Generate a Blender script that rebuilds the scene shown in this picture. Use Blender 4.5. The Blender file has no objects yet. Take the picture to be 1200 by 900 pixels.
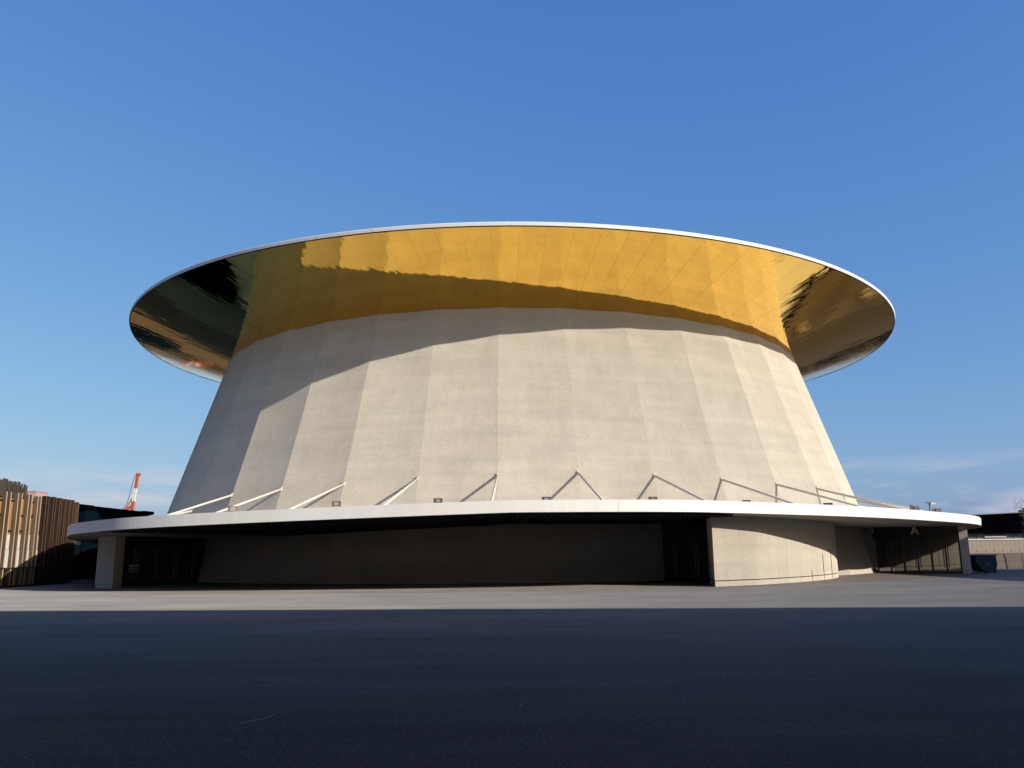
import bpy, bmesh, math, random
from mathutils import Vector, Matrix, noise
R = math.radians
PI = math.pi
random.seed(7)
S = bpy.context.scene
COL = S.collection

# ------------------------------------------------------------------ camera
PITCH, ROLL = 0.20002, -0.01032
cam_d = bpy.data.cameras.new("camera")
cam_d.sensor_fit = 'HORIZONTAL'; cam_d.sensor_width = 36.0; cam_d.lens = 29.215
cam_d.clip_start = 0.1; cam_d.clip_end = 20000
cam = bpy.data.objects.new("camera", cam_d); COL.objects.link(cam)
right0 = Vector((1, 0, 0)); up0 = Vector((0, -math.sin(PITCH), math.cos(PITCH))); fwd = Vector((0, math.cos(PITCH), math.sin(PITCH)))
rt = right0*math.cos(ROLL) + up0*math.sin(ROLL); up = -right0*math.sin(ROLL) + up0*math.cos(ROLL)
M = Matrix((rt, up, -fwd)).transposed().to_4x4(); M.translation = Vector((0, 0, 1.6))
cam.matrix_world = M
S.camera = cam

# ------------------------------------------------------------------ light
SUN_AZ, SUN_EL = R(55), R(22)            # right of the viewer's back
sdir = Vector((math.sin(SUN_AZ)*math.cos(SUN_EL), -math.cos(SUN_AZ)*math.cos(SUN_EL), math.sin(SUN_EL)))
sd = bpy.data.lights.new("sun", 'SUN'); sd.energy = 3.5; sd.angle = R(0.53); sd.color = (1.0, 0.93, 0.82)
so = bpy.data.objects.new("sun", sd); COL.objects.link(so)
so.rotation_euler = sdir.to_track_quat('Z', 'Y').to_euler(); so.location = sdir*200
S.view_settings.view_transform = 'Standard'; S.view_settings.look = 'None'
S.view_settings.exposure = 0.95; S.view_settings.gamma = 1.0

W = bpy.data.worlds.new("World"); S.world = W; W.use_nodes = True
nt = W.node_tree; nt.nodes.clear()
def wn(t, **k):
    n = nt.nodes.new(t)
    for a, b in k.items(): setattr(n, a, b)
    return n
sky = wn('ShaderNodeTexSky', sky_type='NISHITA', sun_disc=False)
sky.sun_elevation = SUN_EL; sky.sun_rotation = math.atan2(sdir.x, sdir.y)
sky.air_density = 1.0; sky.dust_density = 1.6; sky.ozone_density = 2.2; sky.altitude = 0
bg = wn('ShaderNodeBackground'); bg.inputs['Strength'].default_value = 0.087
outw = wn('ShaderNodeOutputWorld')
# low, soft cloud bank all round the horizon
tc = wn('ShaderNodeTexCoord'); sx = wn('ShaderNodeSeparateXYZ'); nt.links.new(tc.outputs['Generated'], sx.inputs[0])
mp = wn('ShaderNodeMapping'); mp.inputs['Scale'].default_value = (8.0, 8.0, 42.0); mp.inputs['Location'].default_value = (8.3, 3.4, .1)
nt.links.new(tc.outputs['Generated'], mp.inputs[0])
nz = wn('ShaderNodeTexNoise'); nz.inputs['Scale'].default_value = 1.0; nz.inputs['Detail'].default_value = 7; nz.inputs['Roughness'].default_value = .52
nt.links.new(mp.outputs[0], nz.inputs['Vector'])
cr = wn('ShaderNodeValToRGB'); cr.color_ramp.elements[0].position = .42; cr.color_ramp.elements[1].position = .60
nt.links.new(nz.outputs[0], cr.inputs[0])
band = wn('ShaderNodeValToRGB'); e = band.color_ramp.elements
e[0].position = 0.0; e[0].color = (.9, .9, .9, 1); e[1].position = .102; e[1].color = (0, 0, 0, 1)
for p_, v in ((.03, 1.0), (.066, 1.0), (.086, .55)):
    q_ = e.new(p_); q_.color = (v, v, v, 1)
nt.links.new(sx.outputs[2], band.inputs[0])
mul = wn('ShaderNodeMath', operation='MULTIPLY'); nt.links.new(cr.outputs[0], mul.inputs[0]); nt.links.new(band.outputs[0], mul.inputs[1])
mu2 = wn('ShaderNodeMath', operation='MULTIPLY'); mu2.inputs[1].default_value = .5; nt.links.new(mul.outputs[0], mu2.inputs[0])
mx = wn('ShaderNodeMixRGB'); nt.links.new(mu2.outputs[0], mx.inputs[0]); 
spc = wn('ShaderNodeSeparateColor'); cmb = wn('ShaderNodeCombineColor'); nt.links.new(sky.outputs[0], spc.inputs[0])
for i_, (ga, ml) in enumerate(((1.0, .47), (.72, 1.0), (.34, 2.42))):      # clear deep autumn blue
    pw = wn('ShaderNodeMath', operation='POWER'); pw.inputs[1].default_value = ga; nt.links.new(spc.outputs[i_], pw.inputs[0])
    ms = wn('ShaderNodeMath', operation='MULTIPLY'); ms.inputs[1].default_value = ml; nt.links.new(pw.outputs[0], ms.inputs[0])
    au = wn('ShaderNodeMath', operation='MULTIPLY'); au.inputs[1].default_value = .56; nt.links.new(spc.outputs[i_], au.inputs[0])
    xm = wn('ShaderNodeMath', operation='MAXIMUM'); nt.links.new(ms.outputs[0], xm.inputs[0]); nt.links.new(au.outputs[0], xm.inputs[1]); nt.links.new(xm.outputs[0], cmb.inputs[i_])
nt.links.new(cmb.outputs[0], mx.inputs[1]); mx.inputs[2].default_value = (4.25, 3.95, 4.25, 1)
nt.links.new(mx.outputs[0], bg.inputs[0]); nt.links.new(bg.outputs[0], outw.inputs[0])

# ------------------------------------------------------------------ helpers
def tag(o, label=None, cat=None, group=None, kind=None):
    if label: o['label'] = label
    if cat: o['category'] = cat
    if group: o['group'] = group
    if kind: o['kind'] = kind
    return o
def empty(name, loc, label, cat, group=None, rz=0):
    o = bpy.data.objects.new(name, None); COL.objects.link(o); o.location = loc; o.rotation_euler = (0, 0, rz)
    o.empty_display_size = .5
    return tag(o, label, cat, group)
def mesh_obj(name, mesh, parent=None, mats=()):
    for m in mats: mesh.materials.append(m)
    o = bpy.data.objects.new(name, mesh); COL.objects.link(o)
    if parent is not None:
        o.parent = parent
        pm = Matrix.Translation(parent.location) if parent.parent is None else Matrix.Identity(4)
        # vertices are given in world axes; shift the child so that it stays where it is
        if parent.parent is None:
            o.matrix_parent_inverse = (Matrix.LocRotScale(parent.location, parent.rotation_euler, None)).inverted()
    return o
class MB:
    def __init__(s): s.v = []; s.f = []; s.mi = []
    def add(s, vs, fs, mi=0):
        n = len(s.v); s.v += [tuple(v) for v in vs]; s.f += [tuple(i+n for i in f) for f in fs]; s.mi += [mi]*len(fs)
    def box(s, x0, x1, y0, y1, z0, z1, mi=0):
        s.add([(x, y, z) for z in (z0, z1) for x, y in ((x0, y0), (x1, y0), (x1, y1), (x0, y1))],
              [(0, 3, 2, 1), (4, 5, 6, 7), (0, 1, 5, 4), (1, 2, 6, 5), (2, 3, 7, 6), (3, 0, 4, 7)], mi)
    def obox(s, c, ax, ay, hx, hy, z0, z1, mi=0):
        """box with horizontal axes ax, ay (unit) and half sizes hx, hy round plan point c"""
        P = [(c[0]+sx_*hx*ax[0]+sy*hy*ay[0], c[1]+sx_*hx*ax[1]+sy*hy*ay[1]) for sx_, sy in ((-1, -1), (1, -1), (1, 1), (-1, 1))]
        s.prism(P, z0, z1, mi)
    def prism(s, P, z0, z1, mi=0):
        n = len(P)
        zz0 = z0 if callable(z0) else (lambda x, y: z0); zz1 = z1 if callable(z1) else (lambda x, y: z1)
        vs = [(x, y, zz0(x, y)) for x, y in P] + [(x, y, zz1(x, y)) for x, y in P]
        fs = [tuple(range(n-1, -1, -1)), tuple(range(n, 2*n))] + [(i, (i+1) % n, n+(i+1) % n, n+i) for i in range(n)]
        s.add(vs, fs, mi)
    def tube(s, pts, r, n=8, mi=0, r1=None, cap=True):
        pts = [Vector(p) for p in pts]; m = len(pts); rings = []
        for i, p in enumerate(pts):
            d = (pts[min(i+1, m-1)]-pts[max(i-1, 0)]).normalized()
            a = d.orthogonal().normalized() if i == 0 else (a - d*a.dot(d)).normalized()
            b = d.cross(a); rr = r if r1 is None else r+(r1-r)*i/(m-1)
            rings += [tuple(p+(a*math.cos(2*PI*k/n)+b*math.sin(2*PI*k/n))*rr) for k in range(n)]
        fs = [(i*n+k, i*n+(k+1) % n, (i+1)*n+(k+1) % n, (i+1)*n+k) for i in range(m-1) for k in range(n)]
        if cap: fs += [tuple(range(n-1, -1, -1)), tuple((m-1)*n+k for k in range(n))]
        s.add(rings, fs, mi)
    def build(s, name, mats, parent=None, smooth=False, bevel=0):
        me = bpy.data.meshes.new(name); me.from_pydata(s.v, [], s.f)
        if not isinstance(mats, (list, tuple)): mats = [mats]
        o = mesh_obj(name, me, parent, mats)
        me.polygons.foreach_set('material_index', s.mi)
        if smooth: me.polygons.foreach_set('use_smooth', [True]*len(s.f))
        me.update()
        bm = bmesh.new(); bm.from_mesh(me); bmesh.ops.recalc_face_normals(bm, faces=bm.faces); bm.to_mesh(me); bm.free()
        if bevel:
            b = o.modifiers.new('bevel', 'BEVEL'); b.width = bevel; b.segments = 2; b.limit_method = 'ANGLE'
        return o

# ------------------------------------------------------------------ materials
def mat(name, col, rough=.8, metal=0.0, spec=.5, var=.12, vscale=1.0, fine=0.0, fscale=40, bump=0.0, bscale=20, stretch=(1, 1, 1), blot=None, objrand=0.0, streak=0.0):
    m = bpy.data.materials.new(name); m.use_nodes = True; t = m.node_tree; b = t.nodes['Principled BSDF']
    b.inputs['Roughness'].default_value = rough; b.inputs['Metallic'].default_value = metal
    b.inputs['Specular IOR Level'].default_value = spec
    if rough >= .8: b.inputs['Diffuse Roughness'].default_value = 1.0
    N = t.nodes.new; L = t.links.new
    tcn = N('ShaderNodeTexCoord'); mpn = N('ShaderNodeMapping'); mpn.inputs['Scale'].default_value = stretch; L(tcn.outputs['Object'], mpn.inputs[0])
    n1 = N('ShaderNodeTexNoise'); n1.inputs['Scale'].default_value = vscale; n1.inputs['Detail'].default_value = 6; n1.inputs['Roughness'].default_value = .6; L(mpn.outputs[0], n1.inputs['Vector'])
    mr = N('ShaderNodeMapRange'); mr.inputs[1].default_value = .3; mr.inputs[2].default_value = .7; mr.inputs[3].default_value = 1-var; mr.inputs[4].default_value = 1+var; L(n1.outputs[0], mr.inputs[0])
    cur = mr.outputs[0]
    if fine:
        n2 = N('ShaderNodeTexNoise'); n2.inputs['Scale'].default_value = fscale; n2.inputs['Detail'].default_value = 3; L(tcn.outputs['Object'], n2.inputs['Vector'])
        m2 = N('ShaderNodeMapRange'); m2.inputs[1].default_value = .3; m2.inputs[2].default_value = .7; m2.inputs[3].default_value = 1-fine; m2.inputs[4].default_value = 1+fine; L(n2.outputs[0], m2.inputs[0])
        mm = N('ShaderNodeMath'); mm.operation = 'MULTIPLY'; L(cur, mm.inputs[0]); L(m2.outputs[0], mm.inputs[1]); cur = mm.outputs[0]
    if blot:
        sc, amt, st = blot
        mp3 = N('ShaderNodeMapping'); mp3.inputs['Scale'].default_value = st; L(tcn.outputs['Object'], mp3.inputs[0])
        n3 = N('ShaderNodeTexNoise'); n3.inputs['Scale'].default_value = sc; n3.inputs['Detail'].default_value = 4; L(mp3.outputs[0], n3.inputs['Vector'])
        m3 = N('ShaderNodeMapRange'); m3.inputs[1].default_value = .32; m3.inputs[2].default_value = .68; m3.inputs[3].default_value = 1-amt; m3.inputs[4].default_value = 1+amt; L(n3.outputs[0], m3.inputs[0])
        mm = N('ShaderNodeMath'); mm.operation = 'MULTIPLY'; L(cur, mm.inputs[0]); L(m3.outputs[0], mm.inputs[1]); cur = mm.outputs[0]
    if objrand:
        oi = N('ShaderNodeObjectInfo'); m4 = N('ShaderNodeMapRange'); m4.inputs[3].default_value = 1-objrand; m4.inputs[4].default_value = 1+objrand; L(oi.outputs['Random'], m4.inputs[0])
        mm = N('ShaderNodeMath'); mm.operation = 'MULTIPLY'; L(cur, mm.inputs[0]); L(m4.outputs[0], mm.inputs[1]); cur = mm.outputs[0]
    if streak:
        mp5 = N('ShaderNodeMapping'); mp5.inputs['Scale'].default_value = (2.2, 2.2, .10); L(tcn.outputs['Object'], mp5.inputs[0])
        n5 = N('ShaderNodeTexNoise'); n5.inputs['Scale'].default_value = 1; n5.inputs['Detail'].default_value = 5; L(mp5.outputs[0], n5.inputs['Vector'])
        m5 = N('ShaderNodeMapRange'); m5.inputs[1].default_value = .35; m5.inputs[2].default_value = .65; m5.inputs[3].default_value = 1-streak; m5.inputs[4].default_value = 1+streak; L(n5.outputs[0], m5.inputs[0])
        mm = N('ShaderNodeMath'); mm.operation = 'MULTIPLY'; L(cur, mm.inputs[0]); L(m5.outputs[0], mm.inputs[1]); cur = mm.outputs[0]
    vm = N('ShaderNodeVectorMath'); vm.operation = 'SCALE'; vm.inputs[0].default_value = col[:3]; L(cur, vm.inputs['Scale'])
    L(vm.outputs[0], b.inputs['Base Color'])
    if bump:
        nb = N('ShaderNodeTexNoise'); nb.inputs['Scale'].default_value = bscale; nb.inputs['Detail'].default_value = 4; L(tcn.outputs['Object'], nb.inputs['Vector'])
        bp = N('ShaderNodeBump'); bp.inputs['Strength'].default_value = bump; bp.inputs['Distance'].default_value = .02; L(nb.outputs[0], bp.inputs['Height']); L(bp.outputs[0], b.inputs['Normal'])
    return m

m_stucco = mat('sprayed_stucco', (.475, .427, .352), .95, spec=.2, var=.06, vscale=.5, fine=.11, fscale=16, bump=.5, bscale=13, blot=(1.0, .06, (.12, .12, 1.6)), objrand=.02, streak=.03)
m_pillar = mat('pale_plaster', (.62, .565, .50), .95, spec=.1, var=.05, vscale=.6, fine=.05, fscale=14, bump=.3, bscale=13)
m_fascia = mat('white_painted_metal', (.61, .595, .555), .5, spec=.4, var=.02, vscale=.4, streak=.025)
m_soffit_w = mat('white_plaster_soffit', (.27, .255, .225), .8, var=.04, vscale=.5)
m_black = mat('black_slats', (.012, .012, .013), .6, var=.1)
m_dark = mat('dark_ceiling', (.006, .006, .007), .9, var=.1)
m_steel = mat('white_rod_paint', (.50, .46, .40), .75, spec=.15, var=.03)
m_frame = mat('dark_bronze_frame', (.035, .035, .038), .35, metal=.6, var=.1)
m_handle = mat('brushed_steel', (.22, .22, .23), .35, metal=1.0, var=.05)
m_roof = mat('roof_membrane', (.72, .71, .69), .7, var=.06)
m_navy = mat('navy_cladding', (.0015, .005, .009), .95, spec=.0, var=.1, stretch=(1, 1, .3))
m_navy2 = mat('blue_grey_shutter', (.005, .008, .016), .8, spec=.1, var=.15)
m_blackroof = mat('black_standing_metal', (.0015, .0015, .003), 1.0, spec=0.0, var=.1)
m_tan = mat('beige_cladding', (.42, .35, .27), .8, var=.05, vscale=.8, fine=.04)
m_tan2 = mat('tan_plinth', (.21, .17, .13), .85, var=.12, vscale=2)
m_cap = mat('pale_coping', (.58, .55, .50), .6, var=.04)
m_rust = mat('brown_steel', (.09, .06, .05), .5, metal=.3, var=.2, vscale=3)
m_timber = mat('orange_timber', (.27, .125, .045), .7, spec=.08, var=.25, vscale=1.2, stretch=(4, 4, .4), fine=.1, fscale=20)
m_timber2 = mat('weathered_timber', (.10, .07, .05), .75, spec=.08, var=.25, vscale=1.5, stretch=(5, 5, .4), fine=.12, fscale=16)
m_timber3 = mat('dark_timber', (.022, .012, .010), .75, spec=.08, var=.25, vscale=1.5, stretch=(5, 5, .4))  # also the painted shade of the right-hand fins and webs
m_timber4 = mat('brown_timber', (.06, .048, .038), .75, spec=.08, var=.3, vscale=1.5, stretch=(5, 5, .4))
m_cream_shade = mat('cream_edge_shaded', (.075, .046, .028), .7, spec=.08, var=.15, vscale=2, stretch=(1, 1, .5))  # cream edge darkened for the fins painted as shaded
m_cream = mat('cream_edge', (.32, .24, .155), .6, spec=.08, var=.12, vscale=2, stretch=(1, 1, .5))
m_panelw = mat('pale_panel', (.42, .40, .36), .6, var=.08, vscale=.8)
m_red = mat('crane_red', (.36, .07, .032), .8, var=.1)
m_white = mat('crane_white', (.55, .54, .52), .5, var=.05)
m_pink = mat('faded_pink_paint', (.38, .22, .22), .7, var=.1)
m_bin = mat('navy_bin', (.012, .028, .06), .45, var=.25, vscale=2, bump=.3, bscale=3)
m_binlid = mat('bin_lid', (.010, .020, .045), .4, var=.2)
m_rubber = mat('rubber', (.012, .012, .012), .7, var=.1)
m_bark = mat('bark', (.11, .075, .055), .9, var=.3, vscale=8)
m_leaf = mat('russet_leaf', (.13, .055, .03), .7, var=.4, vscale=3)
m_leaf2 = mat('green_leaf', (.06, .07, .03), .7, var=.4, vscale=3)
m_lamp = mat('lamp_grey', (.10, .10, .11), .4, metal=.4)
m_lens = mat('flood_glass', (.22, .20, .18), .15, spec=.8, var=.05)
m_twig = mat('dry_twig', (.42, .38, .33), .9, var=.2, vscale=30)
m_stone = mat('pale_stone', (.6, .57, .52), .9, var=.2, vscale=30)
m_crack = mat('crack_line', (.085, .08, .07), .95, var=.2)
m_letter = mat('letter_paint', (.80, .78, .74), .5, var=.02)
m_ring = mat('ring_timber', (.20, .13, .08), .7, var=.2, vscale=1.2, stretch=(1, 1, .4))
m_pave_side = mat('pavilion_white', (.5, .49, .47), .7, var=.08, vscale=.5)

def glass_mat():
    m = bpy.data.materials.new('dark_reflective_glass'); m.use_nodes = True; t = m.node_tree; b = t.nodes['Principled BSDF']
    b.inputs['Base Color'].default_value = (.004, .005, .006, 1); b.inputs['Roughness'].default_value = .03
    b.inputs['IOR'].default_value = 1.9; b.inputs['Specular IOR Level'].default_value = .7
    n = t.nodes.new('ShaderNodeTexNoise'); n.inputs['Scale'].default_value = .7
    tcn = t.nodes.new('ShaderNodeTexCoord'); t.links.new(tcn.outputs['Object'], n.inputs['Vector'])
    bp = t.nodes.new('ShaderNodeBump'); bp.inputs['Strength'].default_value = .04; bp.inputs['Distance'].default_value = .05
    t.links.new(n.outputs[0], bp.inputs['Height']); t.links.new(bp.outputs[0], b.inputs['Normal'])
    return m
m_glass = glass_mat()
m_winglass = mat('greenish_window', (.10, .12, .11), .08, spec=.9, var=.5, vscale=.7)

CX, CY = 0.043, 75.475
def gold_mat():
    m = bpy.data.materials.new('gold_mirror_metal'); m.use_nodes = True; t = m.node_tree; b = t.nodes['Principled BSDF']
    N = t.nodes.new; L = t.links.new
    b.inputs['Metallic'].default_value = 1; b.inputs['Roughness'].default_value = .02
    geo = N('ShaderNodeNewGeometry'); sub = N('ShaderNodeVectorMath'); sub.operation = 'SUBTRACT'; sub.inputs[1].default_value = (CX, CY, 0); L(geo.outputs['Position'], sub.inputs[0])
    sp = N('ShaderNodeSeparateXYZ'); L(sub.outputs[0], sp.inputs[0])
    at = N('ShaderNodeMath'); at.operation = 'ARCTAN2'; L(sp.outputs[0], at.inputs[0]); L(sp.outputs[1], at.inputs[1])
    le = N('ShaderNodeVectorMath'); le.operation = 'LENGTH'; L(sub.outputs[0], le.inputs[0])
    def comb(a, c):
        m1 = N('ShaderNodeMath'); m1.operation = 'MULTIPLY'; m1.inputs[1].default_value = a; L(at.outputs[0], m1.inputs[0])
        m2 = N('ShaderNodeMath'); m2.operation = 'MULTIPLY'; m2.inputs[1].default_value = c; L(le.outputs['Value'], m2.inputs[0])
        cc = N('ShaderNodeCombineXYZ'); L(m1.outputs[0], cc.inputs[0]); L(m2.outputs[0], cc.inputs[1]); return cc.outputs[0]
    n1 = N('ShaderNodeTexNoise'); n1.inputs['Scale'].default_value = 1; n1.inputs['Detail'].default_value = 3; L(comb(120, .9), n1.inputs['Vector'])
    n2 = N('ShaderNodeTexNoise'); n2.inputs['Scale'].default_value = 1; n2.inputs['Detail'].default_value = 2; L(comb(38, .45), n2.inputs['Vector'])
    b1 = N('ShaderNodeBump'); b1.inputs['Strength'].default_value = .3; b1.inputs['Distance'].default_value = .010; L(n1.outputs[0], b1.inputs['Height'])
    b2 = N('ShaderNodeBump'); b2.inputs['Strength'].default_value = .55; b2.inputs['Distance'].default_value = .035; L(n2.outputs[0], b2.inputs['Height']); L(b1.outputs[0], b2.inputs['Normal'])
    L(b2.outputs[0], b.inputs['Normal'])
    oi = N('ShaderNodeObjectInfo'); mr = N('ShaderNodeMapRange'); mr.inputs[3].default_value = .975; mr.inputs[4].default_value = 1.0; L(oi.outputs['Random'], mr.inputs[0])
    vm = N('ShaderNodeVectorMath'); vm.operation = 'SCALE'; vm.inputs[0].default_value = (.88, .56, .115); L(mr.outputs[0], vm.inputs['Scale']); L(vm.outputs[0], b.inputs['Base Color'])
    return m
m_gold = gold_mat()

def asphalt(name, col, warm=0):
    m = bpy.data.materials.new(name); m.use_nodes = True; t = m.node_tree; b = t.nodes['Principled BSDF']
    N = t.nodes.new; L = t.links.new
    b.inputs['Roughness'].default_value = .9; b.inputs['Specular IOR Level'].default_value = .12; b.inputs['Diffuse Roughness'].default_value = 1.0
    tcn = N('ShaderNodeTexCoord')
    def nz(scale, det, st, lo, hi, a=.32, z=.68):
        mpn = N('ShaderNodeMapping'); mpn.inputs['Scale'].default_value = st; L(tcn.outputs['Object'], mpn.inputs[0])
        n = N('ShaderNodeTexNoise'); n.inputs['Scale'].default_value = scale; n.inputs['Detail'].default_value = det; n.inputs['Roughness'].default_value = .6; L(mpn.outputs[0], n.inputs['Vector'])
        r_ = N('ShaderNodeMapRange'); r_.inputs[1].default_value = a; r_.inputs[2].default_value = z; r_.inputs[3].default_value = lo; r_.inputs[4].default_value = hi; L(n.outputs[0], r_.inputs[0]); return r_.outputs[0], n
    a, _ = nz(.16, 5, (1, 2.2, 1), .83, 1.17)       # broad worn patches
    c, _ = nz(.9, 6, (.30, 1.6, 1), .88, 1.12)      # paver streaks
    d, _ = nz(34, 3, (1, 1, 1), .60, 1.40)          # stone chips
    v = N('ShaderNodeTexVoronoi'); v.inputs['Scale'].default_value = 62; L(tcn.outputs['Object'], v.inputs['Vector'])
    sep = N('ShaderNodeSeparateColor'); L(v.outputs['Color'], sep.inputs[0])
    vr = N('ShaderNodeMapRange'); vr.inputs[1].default_value = 0; vr.inputs[2].default_value = 1; vr.inputs[3].default_value = .7; vr.inputs[4].default_value = 1.3; L(sep.outputs[0], vr.inputs[0])
    def mulp(x, y):
        k = N('ShaderNodeMath'); k.operation = 'MULTIPLY'; L(x, k.inputs[0]); L(y, k.inputs[1]); return k.outputs[0]
    f = mulp(mulp(mulp(a, c), d), vr.outputs[0])
    vm = N('ShaderNodeVectorMath'); vm.operation = 'SCALE'; vm.inputs[0].default_value = col; L(f, vm.inputs['Scale']); L(vm.outputs[0], b.inputs['Base Color'])
    bp = N('ShaderNodeBump'); bp.inputs['Strength'].default_value = .5; bp.inputs['Distance'].default_value = .006; L(v.outputs['Distance'], bp.inputs['Height']); L(bp.outputs[0], b.inputs['Normal'])
    return m
m_asph = asphalt('plaza_asphalt', (.160, .152, .144))
m_apron = asphalt('apron_asphalt', (.145, .131, .115))

# ------------------------------------------------------------------ ground
g = MB(); g.add([(-9000, -9000, 0), (9000, -9000, 0), (9000, 9000, 0), (-9000, 9000, 0)], [(0, 1, 2, 3)])
ground = g.build('ground', m_asph); tag(ground, kind='structure')

# ------------------------------------------------------------------ CONCERT HALL
hall = empty('concert_hall', (CX, CY, 0), 'round flared beige hall under a huge white-rimmed disc roof with golden mirrored underside', 'building')
TX, TY = -0.0085, 0.0007
RR, HR = 32.52, 19.183      # roof rim, underside
RT, HT = 24.965, 16.813     # wall head
RB4 = 29.044                # wall radius at z = 4
K = (RT-RB4)/(HT-4.0)
NP = 39; A0 = -1.85; DA = 360.0/NP
def wall_r(z): return RB4+K*(z-4)
def pol(r, adeg, z):
    a = R(adeg); return Vector((CX+r*math.sin(a), CY-r*math.cos(a), z))
def tilt(x, y): return TX*(x-CX)+TY*(y-CY)
def ridge(k, z):
    w = noise.noise(Vector((k*7.31, z*.28, 3.3)))*.16 + noise.noise(Vector((k*3.1, z*1.1, 9.3)))*.045
    return (A0+DA*k) + w*(0.35+.65*min(1, z/6.0))
nr, ncn = 20, 10
for k in range(NP):
    vs, fs = [], []
    for j in range(nr+1):
        for i in range(ncn+1):
            t = i/ncn
            z = (HT+.18)*j/nr
            k2 = (k+1) % NP
            aL = ridge(k, z)+.003; aR = ridge(k2, z)-.003+(360 if k2 == 0 else 0)
            r_ = wall_r(z)
            pL, pR = pol(r_, aL, z), pol(r_, aR, z)
            p = pL.lerp(pR, t)
            c = Vector((CX, CY, z)); n = (p-c).normalized()
            p = p - n*(.035*math.sin(PI*t)) + n*(noise.noise(Vector((p.x*.45, p.y*.45, z*.5)))*.005)
            p.z = z + tilt(p.x, p.y)*(z/HT)
            vs.append(tuple(p))
    for j in range(nr):
        for i in range(ncn):
            a = j*(ncn+1)+i; fs.append((a, a+1, a+ncn+2, a+ncn+1))
    b = MB(); b.add(vs, fs); b.build('wall_panel', m_stucco, hall, smooth=True)
# core behind the panels
b = MB(); n = 78
for j, z in enumerate((0.0, HT)):
    for i in range(n): p = pol(wall_r(z)-.16, A0+i*360/n, z+.0); b.v.append((p.x, p.y, p.z))
b.f = [(i, (i+1) % n, n+(i+1) % n, n+i) for i in range(n)]; b.mi = [0]*n
b.build('core_wall', m_stucco, hall)

# soffit of the disc: 130 radial mirror panels
NS = 130
soff_r0 = RT-.25
def soff_z(r): return HT+(r-RT)*(HR-HT)/(RR-RT)
for k in range(NS):
    a0, a1 = k*360/NS+.75, (k+1)*360/NS+.75
    g_ = .0035
    b = MB(); vs = []
    nrr = 5; jit = [random.uniform(-.004, .004) for _ in range(2)]
    for j in range(nrr+1):
        r_ = soff_r0+(RR-.03-soff_r0)*j/nrr
        da = math.degrees(g_/r_)
        for i in range(3):
            aa = a0+da+(a1-a0-2*da)*i/2
            p = pol(r_, aa, 0); p.z = soff_z(r_)+tilt(p.x, p.y)+(jit[0] if i == 0 else jit[1] if i == 2 else 0)
            vs.append(tuple(p))
    m_ = 3
    fs = [(j*m_+i, j*m_+i+1, (j+1)*m_+i+1, (j+1)*m_+i) for j in range(nrr) for i in range(2)]
    b.add(vs, fs); b.build('soffit_panel', m_gold, hall, smooth=True)
# ring surfaces
def ring(name, prof, mt, nseg=180, smooth=True, closed=True):
    b = MB(); m_ = len(prof); vs = []
    for i in range(nseg):
        a = 360*i/nseg
        for r_, z in prof:
            p = pol(r_, a, 0); vs.append((p.x, p.y, z+tilt(p.x, p.y)))
    fs = []
    rng = range(m_) if closed else range(m_-1)
    for i in range(nseg):
        for j in rng:
            fs.append((i*m_+j, ((i+1) % nseg)*m_+j, ((i+1) % nseg)*m_+(j+1) % m_, i*m_+(j+1) % m_))
    b.add(vs, fs); o = b.build(name, mt, hall, smooth=smooth)
    return o
ring('soffit_backing', [(soff_r0-.3, soff_z(soff_r0-.3)+.05), (RR-.06, soff_z(RR-.06)+.05), (RR-.06, soff_z(RR-.06)+.10), (soff_r0-.3, soff_z(soff_r0-.3)+.10)], m_dark, smooth=False)
ring('rim_gap_shade', [(RR-.035, HR-.03), (RR+.0, HR-.03), (RR+.0, HR+.02), (RR-.035, HR+.02)], m_dark, smooth=False)  # dark ring painted in for the shaded gap under the rim
# white rim in 26 lengths
nf = 26
for k in range(nf):
    b = MB(); vs = []; nn = 12
    for i in range(nn+1):
        a = 360*(k+i/nn)/nf + (0.012 if i == 0 else -.012 if i == nn else 0)
        for r_, z in ((RR-.05, HR+.025), (RR+.02, HR+.025), (RR+.05, HR+.20), (RR-.02, HR+.26), (RR-.3, HR+.26)):
            p = pol(r_, a, 0); vs.append((p.x, p.y, z+tilt(p.x, p.y)))
    fs = [(i*5+j, (i+1)*5+j, (i+1)*5+(j+1) % 5, i*5+(j+1) % 5) for i in range(nn) for j in range(5)]
    b.add(vs, fs); b.build('rim_fascia', m_fascia, hall, smooth=False)
ring('roof', [(RR-.28, HR+.24), (24, HR+.75), (12, HR+1.15), (.05, HR+1.3)], m_roof, closed=False)

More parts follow.
